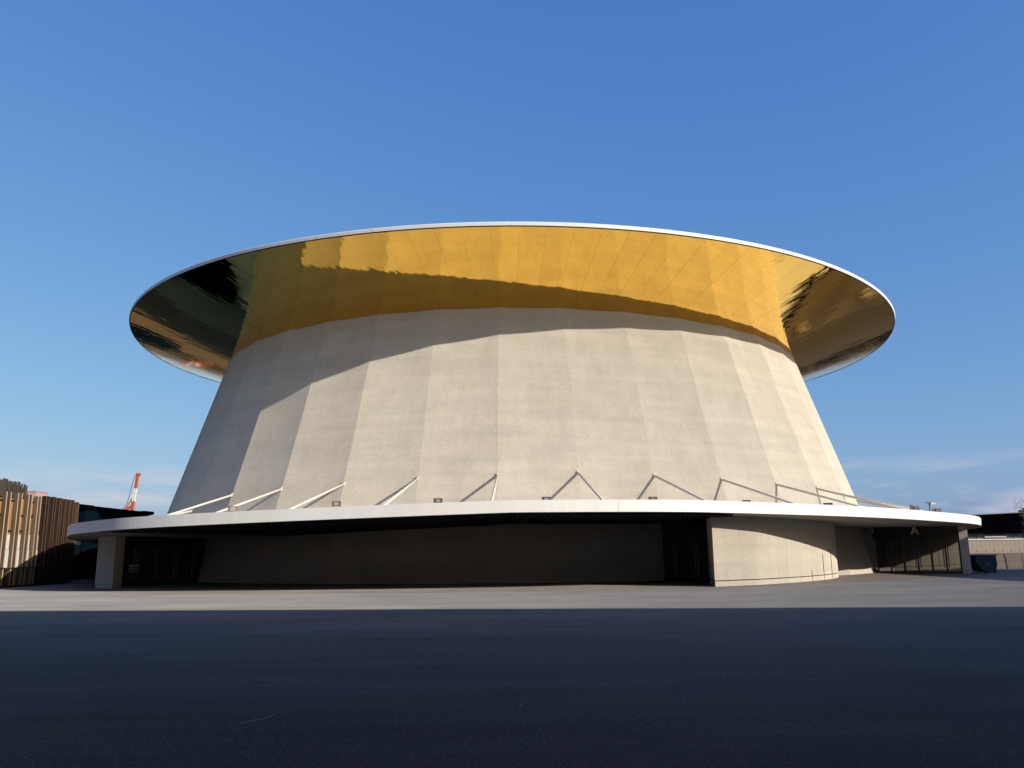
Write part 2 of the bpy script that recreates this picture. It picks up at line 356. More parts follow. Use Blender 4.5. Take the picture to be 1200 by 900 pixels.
# ---- canopy
front = [(-31.3, 76), (-30.9, 69), (-29.8, 62), (-27.2, 53.5), (-24.9, 47.2), (-22.8, 43.1), (-21.3, 40.75), (-19.64, 39.2), (-17.6, 37.6), (-15.4, 36.65), (-13.0, 36.0), (-10.2, 35.5), (-7.22, 35.2), (-3.61, 34.94),
         (-.05, 34.95), (3.52, 35.25), (7.34, 36.1), (11.9, 38.3), (15.7, 40.5), (19.35, 43.1), (22.8, 46.2), (27.1, 50.4), (29.9, 54.0), (32.6, 59.0), (34.4, 65), (35, 75)]
back = [(34, 88), (27, 101), (15, 109), (0, 112), (-15, 109), (-25, 100), (-30.2, 88)]
ctrl = front+back
def catmull(P, sub, closed=True):
    out = []; n = len(P)
    rng = range(n) if closed else range(n-1)
    for i in rng:
        g4 = [P[(i+d) % n] if closed else P[min(max(i+d, 0), n-1)] for d in (-1, 0, 1, 2)]
        for s_ in range(sub):
            t = s_/sub
            out.append(tuple(.5*((2*g4[1][c])+(-g4[0][c]+g4[2][c])*t+(2*g4[0][c]-5*g4[1][c]+4*g4[2][c]-g4[3][c])*t*t+(-g4[0][c]+3*g4[1][c]-3*g4[2][c]+g4[3][c])*t**3) for c in range(2)))
    if not closed: out.append(tuple(P[-1]))
    return out
# even out the outline
outl = catmull(ctrl, 8)
for _ in range(6):
    n_ = len(outl); outl = [((outl[i-1][0]+2*outl[i][0]+outl[(i+1) % n_][0])/4, (outl[i-1][1]+2*outl[i][1]+outl[(i+1) % n_][1])/4) for i in range(n_)]
TH = .515
def can_z(x, y=0): return 3.745+.026*min(x, 0)-.010*max(x-8, 0)+.0
NO = len(outl)
def nrm(i):
    a, c = outl[i-1], outl[(i+1) % NO]; d = Vector((c[0]-a[0], c[1]-a[1])).normalized(); return Vector((d.y, -d.x))  # outward for anticlockwise
area = sum(outl[i-1][0]*outl[i][1]-outl[i][0]*outl[i-1][1] for i in range(NO))
sg = 1 if area > 0 else -1
def off(i, d):
    n2 = nrm(i)*sg; return (outl[i][0]+n2.x*d, outl[i][1]+n2.y*d)
def inner(i, r_=27.5):
    a = math.atan2(outl[i][0]-CX, CY-outl[i][1]); return (CX+r_*math.sin(a), CY-r_*math.cos(a))
# deck (top) and underside
b = MB(); vs = []
for i in range(NO):
    o1, i1 = off(i, -.06), inner(i)
    vs += [(o1[0], o1[1], can_z(o1[0])-.02), (i1[0], i1[1], can_z(i1[0])+.02)]
b.add(vs, [(2*i, 2*((i+1) % NO), 2*((i+1) % NO)+1, 2*i+1) for i in range(NO)])
b.build('canopy_deck', m_roof, hall)
# underside with curved outer lip (white) and inner ceiling
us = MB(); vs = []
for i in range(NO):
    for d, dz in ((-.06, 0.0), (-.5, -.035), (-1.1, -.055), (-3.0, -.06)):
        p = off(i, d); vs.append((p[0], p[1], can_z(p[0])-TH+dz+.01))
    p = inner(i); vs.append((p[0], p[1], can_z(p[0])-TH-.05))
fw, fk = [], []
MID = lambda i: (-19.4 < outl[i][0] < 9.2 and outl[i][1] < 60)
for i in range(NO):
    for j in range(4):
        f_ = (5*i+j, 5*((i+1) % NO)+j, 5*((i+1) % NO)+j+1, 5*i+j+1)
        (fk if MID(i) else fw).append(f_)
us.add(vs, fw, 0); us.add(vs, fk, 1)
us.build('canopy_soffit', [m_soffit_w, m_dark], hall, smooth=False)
# fine radial slats of the middle ceiling
sl = MB(); cntr = Vector((CX, CY))
a = -26.5
while a < 14.5:
    ar = R(a); d = Vector((math.sin(ar), -math.cos(ar)))
    # distance to outline along this ray
    rr_ = None
    for i in range(NO):
        p, q_ = Vector(outl[i])-cntr, Vector(outl[(i+1) % NO])-cntr
        den = d.x*(q_.y-p.y)-d.y*(q_.x-p.x)
        if abs(den) < 1e-9: continue
        t = (p.x*(q_.y-p.y)-p.y*(q_.x-p.x))/den; u = (p.x*d.y-p.y*d.x)/den
        if t > 0 and -1e-6 <= u <= 1.000001: rr_ = t
    if rr_:
        r0, r1 = 29.6, rr_-.32; s_ = Vector((d.y, -d.x)) if False else Vector((math.cos(ar), math.sin(ar)))
        c = cntr+d*(r0+r1)/2; zz = can_z(c.x)-TH
        sl.obox(c, d, s_, (r1-r0)/2, .022, zz-.15, zz-.045)
    a += .33
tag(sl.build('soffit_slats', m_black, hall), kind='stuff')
# fascia lengths: joints where the photograph shows them
def pxr(p): return p[0]/p[1]
joints = [i for i in range(NO)]
def near_ratio(rt_, ok): return min((i for i in range(NO) if ok(outl[i])), key=lambda i: abs(pxr(outl[i])-rt_))
fr_ = lambda p: p[1] < 58
J = [near_ratio(v, fr_) for v in (-.43, -.322, .124, .487)]
kb = [i for i in range(NO) if outl[i][1] > 75][::26]
J = sorted(set(J+kb))
for a_i, b_i in zip(J, J[1:]+[J[0]+NO]):
    b = MB(); vs = []
    idx = list(range(a_i, b_i+1))
    for q_, i in enumerate(idx):
        ii = i % NO
        for d, dz in ((0.0, 0.0), (0.0, -TH+.012), (-.01, -TH), (-.055, -TH), (-.055, 0.0)):
            p = list(off(ii, d))
            if q_ in (0, len(idx)-1):
                nb_ = off((idx[1] if q_ == 0 else idx[-2]) % NO, d)
                v = Vector((nb_[0]-p[0], nb_[1]-p[1])).normalized()*.004; p[0] += v.x; p[1] += v.y
            vs.append((p[0], p[1], can_z(p[0])+dz))
    m_ = 5; nn = len(idx)
    fs = [(i*m_+j, (i+1)*m_+j, (i+1)*m_+(j+1) % m_, i*m_+(j+1) % m_) for i in range(nn-1) for j in range(m_)] + [tuple(range(m_)), tuple((nn-1)*m_+j for j in range(m_-1, -1, -1))]
    b.add(vs, fs); b.build('canopy_fascia', m_fascia, hall)

# ---- small round lights under the canopy
for (x, y) in ((-16.6, 39.4), (-12.6, 38.6), (8.4, 39.2), (-20.6, 42.2), (24.3, 52.0)):
    b = MB(); zz = can_z(x)-TH-.04
    b.tube([(x, y, zz-.07), (x, y, zz+.05)], .07, 10); b.build('downlight', m_steel, hall)

# ---- curved screen wall on the right, on a plinth
fw_ = catmull([(x_*1.008, y_*1.008) for x_, y_ in [(8.94, 38.0), (10.4, 38.95), (11.95, 40.15), (14.48, 42.75), (16.72, 45.6), (18.35, 48.4), (19.25, 50.8), (19.75, 53.6)]], 8, closed=False)
rear = [(17.5, 54.5), (13.5, 50.0), (10.2, 44.8), (9.62, 42.0)]
def shrink(P, d):
    out = []
    for i in range(len(P)):
        a = P[max(i-1, 0)]; c = P[min(i+1, len(P)-1)]; v = Vector((c[0]-a[0], c[1]-a[1])).normalized()
        out.append((P[i][0]-v.y*d, P[i][1]+v.x*d))
    return out
def slabwall(name, z0, z1, ins, mt):
    P = shrink(fw_, ins)+rear
    b = MB(); n = len(P); nzr = 1 if z1-z0 < 1 else 6
    vs = []
    for j in range(nzr+1):
        for (x, y) in P: vs.append((x, y, z0+(z1-z0)*j/nzr))
    fs = [(j*n+i, j*n+(i+1) % n, (j+1)*n+(i+1) % n, (j+1)*n+i) for j in range(nzr) for i in range(n)]
    fs += [tuple(range(n-1, -1, -1)), tuple(nzr*n+i for i in range(n))]
    b.add(vs, fs); return b.build(name, mt, hall)
slabwall('screen_wall', .275, 3.32, 0.0, m_stucco)
slabwall('plinth_groove_shade', .23, .277, .035, m_dark)  # groove filled dark to paint in its shade
slabwall('plinth', 0, .232, -.012, m_stucco)
# thin brown vertical strips near the wall's far end
def at_front(t):
    n = len(fw_)-1; s_ = t*n; i = int(s_); u = s_-i; a, c = fw_[i], fw_[min(i+1, n)]
    d = Vector((c[0]-a[0], c[1]-a[1])).normalized(); return Vector((a[0]+(c[0]-a[0])*u, a[1]+(c[1]-a[1])*u)), d
for t, z1 in ((.475, .55), (.55, 1.35), (.625, 1.55)):
    p, d = at_front(t); nn_ = Vector((d.y, -d.x))
    b = MB(); b.obox(p+nn_*.012, d, nn_, .016, .012, 0.0, z1); b.build('wall_strip', m_rust, hall)

# ---- end pillars with plinths
def pillar(P, z1):
    b = MB(); c = Vector((sum(p[0] for p in P)/len(P), sum(p[1] for p in P)/len(P)))
    b.prism(P, .19, z1); b.build('pillar', m_pillar, hall)
    b = MB(); Q = [tuple(c+(Vector(p)-c)*.955) for p in P]; b.prism(Q, 0, .175); o = b.build('pillar_plinth', m_pillar, hall)
    b = MB(); Q = [tuple(c+(Vector(p)-c)*.93) for p in P]; b.prism(Q, .17, .20); b.build('pillar_joint', m_dark, hall)
pillar([(-21.86, 44.5), (-20.62, 43.8), (-20.77, 44.9), (-21.0, 45.8), (-22.2, 46.0)], 2.78)
pillar([(28.42, 53.95), (28.87, 53.75), (29.3, 55.0), (28.7, 55.2)], 3.12)

# ---- glazed entrances (> doors, handles, mullions)
def entrance(A, B, ndoor, ztop, dh=2.32, header=True, gapl=0.0):
    A = Vector(A); B = Vector(B); L_ = (B-A).length; d = (B-A)/L_; n2 = Vector((d.y, -d.x))
    if n2.dot(Vector((0, 0))-A) < 0: n2 = -n2
    b = MB(); b.obox((A+B)/2-n2*.10, d, n2, L_/2, .05, dh+.1, ztop); ent = b.build('entrance_glazing', m_glass, hall)
    ent_name = ent
    w = L_/ndoor
    def sub(o): o.parent = ent; o.matrix_parent_inverse = ent.matrix_basis.inverted(); return o
    for k in range(ndoor+1):
        c = A+d*(w*k); b = MB(); b.obox(c-n2*.04, d, n2, .045 if k % 2 == 0 else .03, .06, 0, ztop)
        mu_ = b.build('mullion', m_frame); mu_.parent = ent; mu_.matrix_parent_inverse = Matrix.Identity(4)
    b = MB(); b.obox((A+B)/2-n2*.03, d, n2, L_/2, .05, dh+.02, dh+.11); q_ = b.build('transom', m_frame); q_.parent = ent; q_.matrix_parent_inverse = Matrix.Identity(4)
    for k in range(ndoor):
        c = A+d*(w*(k+.5)); b = MB(); b.obox(c-n2*.09, d, n2, w/2-.045, .012, .06, dh)
        b.obox(c-n2*.075, d, n2, w/2-.045, .02, .02, .14, 1)
        q_ = b.build('door', [m_glass, m_frame]); q_.parent = ent; q_.matrix_parent_inverse = Matrix.Identity(4)
        sgn = 1 if k % 2 == 0 else -1
        hp = c+d*(sgn*(w/2-.14))+n2*.0
        b = MB(); b.tube([(hp.x, hp.y, .35), (hp.x, hp.y, 2.05)], .016, 8)
        for hz in (.5, 1.9): b.tube([(hp.x, hp.y, hz), (hp.x-n2.x*.08, hp.y-n2.y*.08, hz)], .012, 6)
        q_ = b.build('handle', m_handle); q_.parent = ent; q_.matrix_parent_inverse = Matrix.Identity(4)
        if k % 2 == 0:
            for hz in (.25, 1.05, 1.85):
                hp2 = c-d*(sgn*(w/2-.03)); b = MB(); b.obox(hp2+n2*.03, d, n2, .03, .015, hz, hz+.09)
                q_ = b.build('hinge', m_handle); q_.parent = ent; q_.matrix_parent_inverse = Matrix.Identity(4)
    # dark room behind
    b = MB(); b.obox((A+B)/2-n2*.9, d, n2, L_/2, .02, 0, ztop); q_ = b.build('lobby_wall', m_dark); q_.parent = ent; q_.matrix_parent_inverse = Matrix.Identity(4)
    return ent, A, d, n2, L_
hall_inv = Matrix.Translation(hall.location).inverted()
eL = entrance((-20.9, 45.6), (-19.3, 52.6), 8, 2.9)
eM = entrance((8.2, 46.2), (9.62, 42.05), 4, 3.3)
eR = entrance((24.45, 57.2), (28.38, 54.0), 6, 3.22)
# pale board coloured to stand for a lit panel behind the left glass
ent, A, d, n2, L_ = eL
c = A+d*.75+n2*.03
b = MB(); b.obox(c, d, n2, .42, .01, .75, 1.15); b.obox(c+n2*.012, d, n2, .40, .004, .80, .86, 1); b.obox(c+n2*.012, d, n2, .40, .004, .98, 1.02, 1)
q_ = b.build('lit_panel_board', [mat('lit_panel_grey', (.55, .57, .50), .5), m_frame]); q_.parent = ent; q_.matrix_parent_inverse = Matrix.Identity(4)

# letter A above the right doors
cu = bpy.data.curves.new('gate_letter', 'FONT'); cu.body = 'A'; cu.size = .76; cu.align_x = 'CENTER'; cu.extrude = .012; cu.offset = .006
tmp = bpy.data.objects.new('tmp_letter', cu); COL.objects.link(tmp); bpy.context.view_layer.update()
me = bpy.data.meshes.new_from_object(tmp.evaluated_get(bpy.context.evaluated_depsgraph_get())); bpy.data.objects.remove(tmp)
me.name = 'gate_letter'
ent, A, d, n2, L_ = eR
c = A+d*(L_*.50)+n2*.06
X = Vector((-n2.y, n2.x, 0)); 
if X.x < 0: X = -X
Z = Vector((0, 0, 1)); Yv = Vector((n2.x, n2.y, 0))
T = Matrix((X, Z, Yv)).transposed().to_4x4(); T.translation = Vector((c.x, c.y, 2.50))
me.transform(T); me.materials.clear(); me.materials.append(m_letter)
o = bpy.data.objects.new('gate_letter', me); COL.objects.link(o); o.parent = hall; o.matrix_parent_inverse = hall_inv

# ---- tie rods from the wall ridges down to the canopy
for k in range(-5, 8):
    ang = A0+DA*k
    zn = {-5: 4.55, -4: 5.35, -3: 5.5, -2: 5.62, -1: 5.78, 0: 5.88, 1: 6.0, 2: 5.86, 3: 5.74, 4: 5.58, 5: 5.5, 6: 5.3, 7: 5.1}[k]
    p0 = pol(wall_r(zn)+.02, ang, zn)
    ro = 35.2
    p1 = pol(ro, ang, 0); p1.z = can_z(p1.x)+.02
    b = MB(); b.tube([p0, p1], .068, 10); b.build('tie_rod', m_steel, hall, smooth=True)
    b = MB(); dd = (pol(1, ang, 0)-pol(0, ang, 0)); tt = Vector((dd.y, -dd.x, 0))
    b.obox((p0.x, p0.y), (dd.x, dd.y), (tt.x, tt.y), .05, .06, zn-.10, zn+.12)
    b.build('rod_bracket', m_steel, hall, bevel=.01)
    b = MB(); b.obox((p1.x, p1.y), (dd.x, dd.y), (tt.x, tt.y), .12, .08, p1.z-.06, p1.z+.06); b.build('rod_shoe', m_steel, hall, bevel=.01)

# ---- fittings standing on the canopy
def flood(x, y, ztop, w, label, rz=0.0, lit=True):
    zb = can_z(x)
    t = empty('floodlight', (x, y, zb), label, 'floodlight', 'floodlights on the canopy edge')
    ca, sa = math.cos(rz), math.sin(rz); ax, ay = (ca, sa), (-sa, ca)
    b = MB(); h = max(ztop-zb-.02, .16)
    b.obox((x, y), ax, ay, w/2, .03, zb+.02, zb+.05); b.build('base_bar', m_rust, t)
    for s_ in (-1, 1):
        b = MB(); b.obox((x+ax[0]*s_*w/2, y+ax[1]*s_*w/2), ax, ay, .025, .05, zb, zb+h); b.build('bracket', m_rust, t)
    b = MB(); b.obox((x, y+.02), ax, ay, w/2-.03, .07, zb+h*.42, zb+h); b.build('housing', m_rust, t, bevel=.01)
    b = MB(); b.obox((x, y-.06), ax, ay, w/2-.07, .008, zb+h*.50, zb+h-.05); b.build('lens', m_lens, t)
FL = [(-13.0, 38.9, 3.86, .40, 'small floodlight on the canopy beside the second lit rod from the left', .5),  # positions and top heights worked out from image pixels, baked as world coordinates
      (-7.85, 37.2, 3.93, .34, 'floodlight on the canopy left of centre, between two slanting lit rods', .2),
      (-3.32, 37.0, 4.0, .34, 'floodlight on the canopy between the slanting rod and the nearly upright rod', 0),
      (1.46, 37.0, 4.02, .34, 'floodlight on the canopy at centre, left of the rod shadow that meets it', 0),
      (6.3, 37.8, 4.02, .34, 'floodlight on the canopy between the legs of an inverted V of rod and shadow', -.1),
      (11.13, 40.0, 3.96, .34, 'floodlight on the canopy above the sunlit curved screen wall', -.3),
      (16.13, 43.0, 3.95, .40, 'floodlight on the canopy right of the hall, among the crowded rod ends', -.5)]
for f_ in FL: flood(*f_)
t = empty('camera_pole', (24.3, 49.0, can_z(24.3)), 'thin pole with a small camera head on the right part of the canopy', 'camera pole')
zb = can_z(24.3)
b = MB(); b.tube([(24.3, 49, zb), (24.3, 49, 4.22)], .045, 8); b.build('pole', m_lamp, t)
b = MB(); b.box(24.34, 24.62, 48.9, 49.05, 4.10, 4.20); b.build('camera_head', m_steel, t)
b = MB(); b.box(24.1, 24.36, 48.9, 49.05, 4.18, 4.24); b.build('cap', m_lamp, t)
for x, y, lab in ((23.15, 48.3, 'small grey twin fitting on the canopy left of the thin camera pole'), (25.0, 49.5, 'small grey box on the canopy just right of the thin camera pole')):
    zb = can_z(x); t = empty('junction_box', (x, y, zb), lab, 'junction box')
    b = MB(); b.box(x-.17, x+.17, y-.1, y+.1, zb, 3.98 if x < 24 else 3.9); b.build('housing', m_lamp, t, bevel=.01)
    b = MB(); b.box(x-.32, x-.2, y-.06, y+.06, zb, 4.06 if x < 24 else 3.85); b.build('stub', m_rust, t)

# paving apron under the canopy edge, 4 mm above the plaza
P = []
for i in range(NO):
    x, y = outl[i]; v = Vector((x-CX, y-CY)); P.append(tuple(Vector((CX, CY))+v*.985))
b = MB(); vs = [(x, y, .004) for x, y in P]+[(CX, CY, .004)]; b.add(vs, [(i, (i+1) % NO, NO) for i in range(NO)])
tag(b.build('paving_apron', m_apron), kind='structure')

# ------------------------------------------------------------------ slatted pavilion, left
PX, PY, PR = -44.0, 48.6, 16.7
def pp(r_, a, z): return Vector((PX+r_*math.cos(R(a)), PY+r_*math.sin(R(a)), z))
pav = empty('timber_pavilion', (PX, PY, 0), 'round two-tier pavilion of upright timber fins at the far left', 'building')
pinv = Matrix.Translation(pav.location).inverted()
step = 2.95; angs = [-75+step*i for i in range(46)]
H1 = 5.12
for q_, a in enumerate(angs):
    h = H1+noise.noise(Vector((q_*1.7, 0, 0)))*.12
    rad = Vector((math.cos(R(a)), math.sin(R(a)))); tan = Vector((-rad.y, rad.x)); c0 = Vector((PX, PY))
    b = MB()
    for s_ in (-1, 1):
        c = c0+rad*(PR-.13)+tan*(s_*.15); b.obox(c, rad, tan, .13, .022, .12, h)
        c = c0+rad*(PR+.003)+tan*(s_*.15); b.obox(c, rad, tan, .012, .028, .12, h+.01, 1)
    c = c0+rad*(PR-.25); b.obox(c, rad, tan, .012, .13, .12, h-.03, 2)  # web coloured dark for the shade inside the channel
    b.build('fin', [m_timber2, m_cream, m_timber3] if a < 1.5 else [m_timber3, m_cream_shade, m_timber3], pav)  # right-hand fins take darker copies to paint in shade
    if q_ < len(angs)-1:
        am = a+step/2; rad = Vector((math.cos(R(am)), math.sin(R(am)))); tan = Vector((-rad.y, rad.x)); hw = R(step)*(PR-.3)/2-.012
        c = c0+rad*(PR-.30)
        b = MB(); b.obox(c, rad, tan, .04, hw, 2.86, H1-.3); b.build('timber_board', m_timber, pav)
        b = MB(); b.obox(c+rad*.02, rad, tan, .04, hw, 2.02, 2.85); b.build('pale_panel', m_panelw, pav)
        b = MB(); b.obox(c+rad*.05, rad, tan, .04, hw, 1.05, 2.0); b.build('pale_panel', m_panelw, pav)
        b = MB(); b.obox(c, rad, tan, .04, hw, .12, 1.03); b.build('timber_board', m_timber3 if q_ % 5 == 2 else m_timber, pav)
        for z in (H1-.45, H1-1.25, H1-2.1):
            if (q_*7+int(z*10)) % 3 != 0:
                b = MB(); b.obox(c0+rad*(PR-.20), rad, tan, .05, hw, z, z+.08); b.build('cross_rail', m_black, pav)
def prng(name, r0, r1, z0, z1, mt, a0=-80, a1=66, n=60):
    b = MB(); vs = []
    for i in range(n+1):
        a = a0+(a1-a0)*i/n
        for r_, z in ((r0, z0), (r1, z0), (r1, z1), (r0, z1)): vs.append(tuple(pp(r_, a, z)))
    b.add(vs, [(i*4+j, (i+1)*4+j, (i+1)*4+(j+1) % 4, i*4+(j+1) % 4) for i in range(n) for j in range(4)]+[(0, 1, 2, 3), (n*4+3, n*4+2, n*4+1, n*4)])
    return b.build(name, mt, pav)
prng('base_kerb', PR-1.4, PR-.05, 0.0, .115, m_timber3)
prng('handrail', PR+.02, PR+.06, 1.02, 1.07, m_black)
prng('terrace', 12.2, PR-.55, H1-.28, H1-.2, m_timber3)
prng('inner_core', 10, PR-.38, 0, H1-.3, m_timber3)
for i in range(52):
    a = -80+i*3.1; rad = Vector((math.cos(R(a)), math.sin(R(a)))); tan = Vector((-rad.y, rad.x)); rot = R(7)
    ra = rad*math.cos(rot)+tan*math.sin(rot); ta = -rad*math.sin(rot)+tan*math.cos(rot)
    b = MB(); b.obox(Vector((PX, PY))+rad*13.5, ra, ta, .03, .40, H1-.3, 6.22+.05*math.sin(i*2.3)); b.build('upper_board', m_timber4, pav)
prng('upper_core', 10, 13.2, H1-.2, 6.1, m_timber3)

prng('roof', .05, 13.3, 6.0, 6.1, m_blackroof, a0=-180, a1=180)
# ------------------------------------------------------------------ dark building between pavilion and hall
db = empty('dark_building', (-36.5, 67, 0), 'low flat-roofed navy building behind the left tip of the white canopy', 'building')
b = MB(); b.box(-42, -31.35, 61.5, 72.3, 0, 5.05); b.build('wall', m_navy, db)
b = MB(); b.box(-42.3, -31.2, 61.2, 72.45, 5.05, 5.3); b.box(-31.5, -31.05, 70.9, 72.55, 5.1, 5.36); b.build('roof_edge', m_blackroof, db)
b = MB(); b.box(-34.6, -31.5, 61.38, 61.48, 2.45, 3.0); b.build('door_header', mat('dusty_blue_panel', (.018, .03, .055), .5), db)
for sx0, sx1 in ((-34.6, -33.1), (-33.0, -31.5)):
    for k in range(22):
        b = MB(); z = .08+k*.105
        b.add([(sx0, 61.40, z), (sx1, 61.40, z), (sx1, 61.33, z+.03), (sx0, 61.33, z+.03), (sx0, 61.40, z+.092), (sx1, 61.40, z+.092)], [(0, 1, 2, 3), (3, 2, 5, 4)])
        b.build('louvre_slat', m_navy2, db)
b = MB(); b.box(-33.09, -33.01, 61.30, 61.42, 0.05, 2.42); b.build('door_post', m_black, db)
b = MB(); b.box(-31.30, -31.25, 62.2, 70.6, .3, 2.6); b.build('side_panel', m_navy, db)

# ------------------------------------------------------------------ crane and pink roof far behind
cr_ = empty('crane', (-91.9, 200, 0), 'distant red and white striped crane boom rising behind the dark building', 'crane')
base = Vector((-91.0, 200, 11.2)); topv = Vector((-90.2, 200, 20.9))
def lattice(p0, p1, hw, mt, name):
    b = MB(); d = (p1-p0); L_ = d.length; d.normalize(); a_ = Vector((0, 1, 0)); c_ = d.cross(a_).normalized()
    cor = [(a_*i+c_*j)*hw for i, j in ((-1, -1), (1, -1), (1, 1), (-1, 1))]
    for c in cor: b.tube([p0+c, p1+c], .13, 4)
    nb_ = max(2, int(L_/(hw*2.2)))
    for k in range(nb_):
        q0 = p0+d*(L_*k/nb_); q1 = p0+d*(L_*(k+1)/nb_)
        for i in range(4):
            b.tube([q0+cor[i], q1+cor[(i+1) % 4]], .09, 4, cap=False); b.tube([q0+cor[i], q0+cor[(i+1) % 4]], .09, 4, cap=False)
    return b.build(name, mt, cr_)
segs = [(0, .22, m_red), (.22, .34, m_red), (.34, .66, m_white), (.66, .985, m_red)]
for a, c, mt in segs: lattice(base.lerp(topv, a), base.lerp(topv, c), .24-.05*a, mt, 'boom_section')
b = MB(); b.box(-90.6, -89.5, 199.6, 200.4, 20.6, 21.2); b.build('boom_head', m_red, cr_, bevel=.1)
b = MB(); b.tube([(-90.9, 200, 20.8), (-92.2, 200, 14.0), (-93.6, 200, 12.0)], .07, 5); b.build('stay_cable', m_lamp, cr_)
b = MB(); b.tube([(-91.0, 200, 13.4), (-93.7, 200, 11.9)], .32, 6); b.tube([(-92.5, 200, 12.8), (-91.1, 200, 15.1)], .16, 6); b.build('back_strut', m_red, cr_)
b = MB(); b.box(-92.2, -90.2, 199, 201, 9.6, 11.3); b.build('cab', m_white, cr_, bevel=.1)
lattice(Vector((-91.5, 200, 0)), Vector((-91.3, 200, 9.6)), .8, m_red, 'mast')
pk = empty('far_building', (-86, 150, 0), 'faded pink rooftop block far behind the timber pavilion', 'building')
b = MB(); b.box(-92, -80, 148, 160, 0, 11.2); b.build('wall', m_navy, pk)
b = MB(); b.box(-86.9, -85.2, 149, 153, 11.2, 13.1); b.box(-87.0, -85.1, 148.9, 153.1, 13.1, 13.25); b.build('roof_block', m_pink, pk)

# ------------------------------------------------------------------ right: low building with black roof
rb = empty('low_building', (46, 74, 0), 'long low building at far right, black roof over glass strip and beige panels', 'building')
def slopez(x, y): return 4.24+.04*(x-38)
b = MB(); b.prism([(33, 69.86), (70, 69.86), (70, 90), (33, 90)], 2.74, slopez); b.build('roof', m_blackroof, rb)
b = MB(); b.prism([(33, 69.80), (70, 69.80), (70, 69.98), (33, 69.98)], lambda x, y: slopez(x, y)+.0, lambda x, y: slopez(x, y)+.05); b.build('roof_trim', m_lamp, rb)
b = MB(); b.prism([(33.2, 70.2), (69.8, 70.2), (69.8, 89.8), (33.2, 89.8)], lambda x, y: slopez(x, y)-.05, lambda x, y: slopez(x, y)+.03); b.build('added_roof_deck', mat('brown_roof_deck', (.10, .075, .05), .8, var=.5, vscale=.3, stretch=(1, .25, 1)), rb)  # added sheet, lightens the soffit's mirror image of the black roof
rq = random.Random(3)
for _ in range(16):
    x_, y_ = rq.uniform(36, 66), rq.uniform(73, 86); w_, d_ = rq.uniform(.8, 3.2), rq.uniform(.8, 2.5); z_ = slopez(x_, 0)
    b = MB(); b.box(x_, x_+w_, y_, y_+d_, z_-.1, z_+rq.uniform(.12, .35)); b.build('added_roof_box', m_tan if rq.random() < .5 else m_rust, rb)  # added boxes that streak the soffit's reflection
x = 33.0; k = 0
while x < 69:
    b = MB(); b.box(x+.008, x+.692, 70.0, 70.08, 1.16, 2.22)
    b.box(x+.345, x+.352, 69.995, 70.0, 1.3, 2.2, 1); b.box(x+.27, x+.31, 69.985, 70.0, 1.28, 1.36, 1); b.box(x+.38, x+.42, 69.985, 70.0, 1.28, 1.36, 1)
    b.build('wall_panel', [m_tan, m_rust], rb); x += .7; k += 1
b = MB(); b.box(33, 70, 69.93, 70.12, 2.225, 2.30); b.build('coping', m_cap, rb)
b = MB(); b.box(33, 70, 69.97, 70.09, 0, 1.15); b.build('base_wall', m_tan2, rb)
b = MB(); b.box(33, 70, 70.09, 70.3, 0, 2.2); b.build('wall_core', m_tan2, rb)
x = 33.0
while x < 69:
    w = .78
    b = MB(); b.box(x+.02, x+w-.02, 70.3, 70.32, 2.1, 2.74); b.build('window_pane', m_winglass, rb)
    b = MB(); b.box(x-.02, x+.02, 70.26, 70.36, 2.1, 2.74); b.build('mullion', m_frame if int(x*3) % 2 else m_lamp, rb); x += w
b = MB(); b.box(39.1, 40.9, 70.2, 70.24, 2.42, 2.56); b.build('blind', m_panelw, rb)
b = MB(); b.box(33, 70, 70.6, 70.7, 1.9, 2.8); b.build('inner_wall', m_tan2, rb)

# fence
fe = empty('mesh_fence', (38, 63.8, 0), 'waist-high brown mesh fence with one thick leaning post, right of the navy bin', 'fence')
for x in [30.5+1.28*i for i in range(24)]:
    b = MB()
    if abs(x-36.9) < .2:
        b.add([(x-.10, 63.72, 1.14), (x+.06, 63.72, 1.14), (x+.22, 63.72, 0), (x+.06, 63.72, 0), (x-.10, 63.88, 1.14), (x+.06, 63.88, 1.14), (x+.22, 63.88, 0), (x+.06, 63.88, 0)],
              [(0, 1, 2, 3), (4, 7, 6, 5), (0, 4, 5, 1), (3, 2, 6, 7), (0, 3, 7, 4), (1, 5, 6, 2)])
    else: b.box(x-.025, x+.025, 63.77, 63.83, 0, 1.1)
    b.build('post', m_rust, fe)
for z in (.06, .58, 1.11):
    b = MB(); b.box(30.5, 60, 63.77, 63.83, z-.018, z+.018); b.build('rail', m_rust, fe)
b = MB()
for i in range(190): x = 30.5+.155*i; b.box(x-.003, x+.003, 63.8, 63.806, .07, 1.1)
for i in range(9): b.box(30.5, 60, 63.807, 63.812, .12+.11*i-.002, .12+.11*i+.002)
tag(b.build('wire_mesh', m_rust, fe), kind='stuff')

# navy tip-out bin
bn = empty('waste_bin', (29.85, 54.3, 0), 'navy blue wheeled tip-up waste container beside the right end pillar', 'bin')
prof = [(29.95, 1.08), (30.05, .62), (30.28, .28), (30.62, .09), (31.35, .09), (31.50, .55), (31.46, 1.08)]
b = MB(); n = len(prof)
vs = [(x, 53.75, z) for x, z in prof]+[(x, 54.95, z) for x, z in prof]
b.add(vs, [tuple(range(n-1, -1, -1)), tuple(range(n, 2*n))]+[(i, (i+1) % n, n+(i+1) % n, n+i) for i in range(n)]); b.build('body', m_bin, bn, bevel=.03)
b = MB(); b.box(29.86, 31.52, 53.68, 55.02, 1.085, 1.16); b.build('lid', m_binlid, bn, bevel=.03)
b = MB(); b.tube([(30.03, 53.72, 1.0), (30.12, 53.71, .6), (30.34, 53.71, .3), (30.7, 53.72, .12)], .018, 6); b.build('rim_rib', m_lamp, bn)
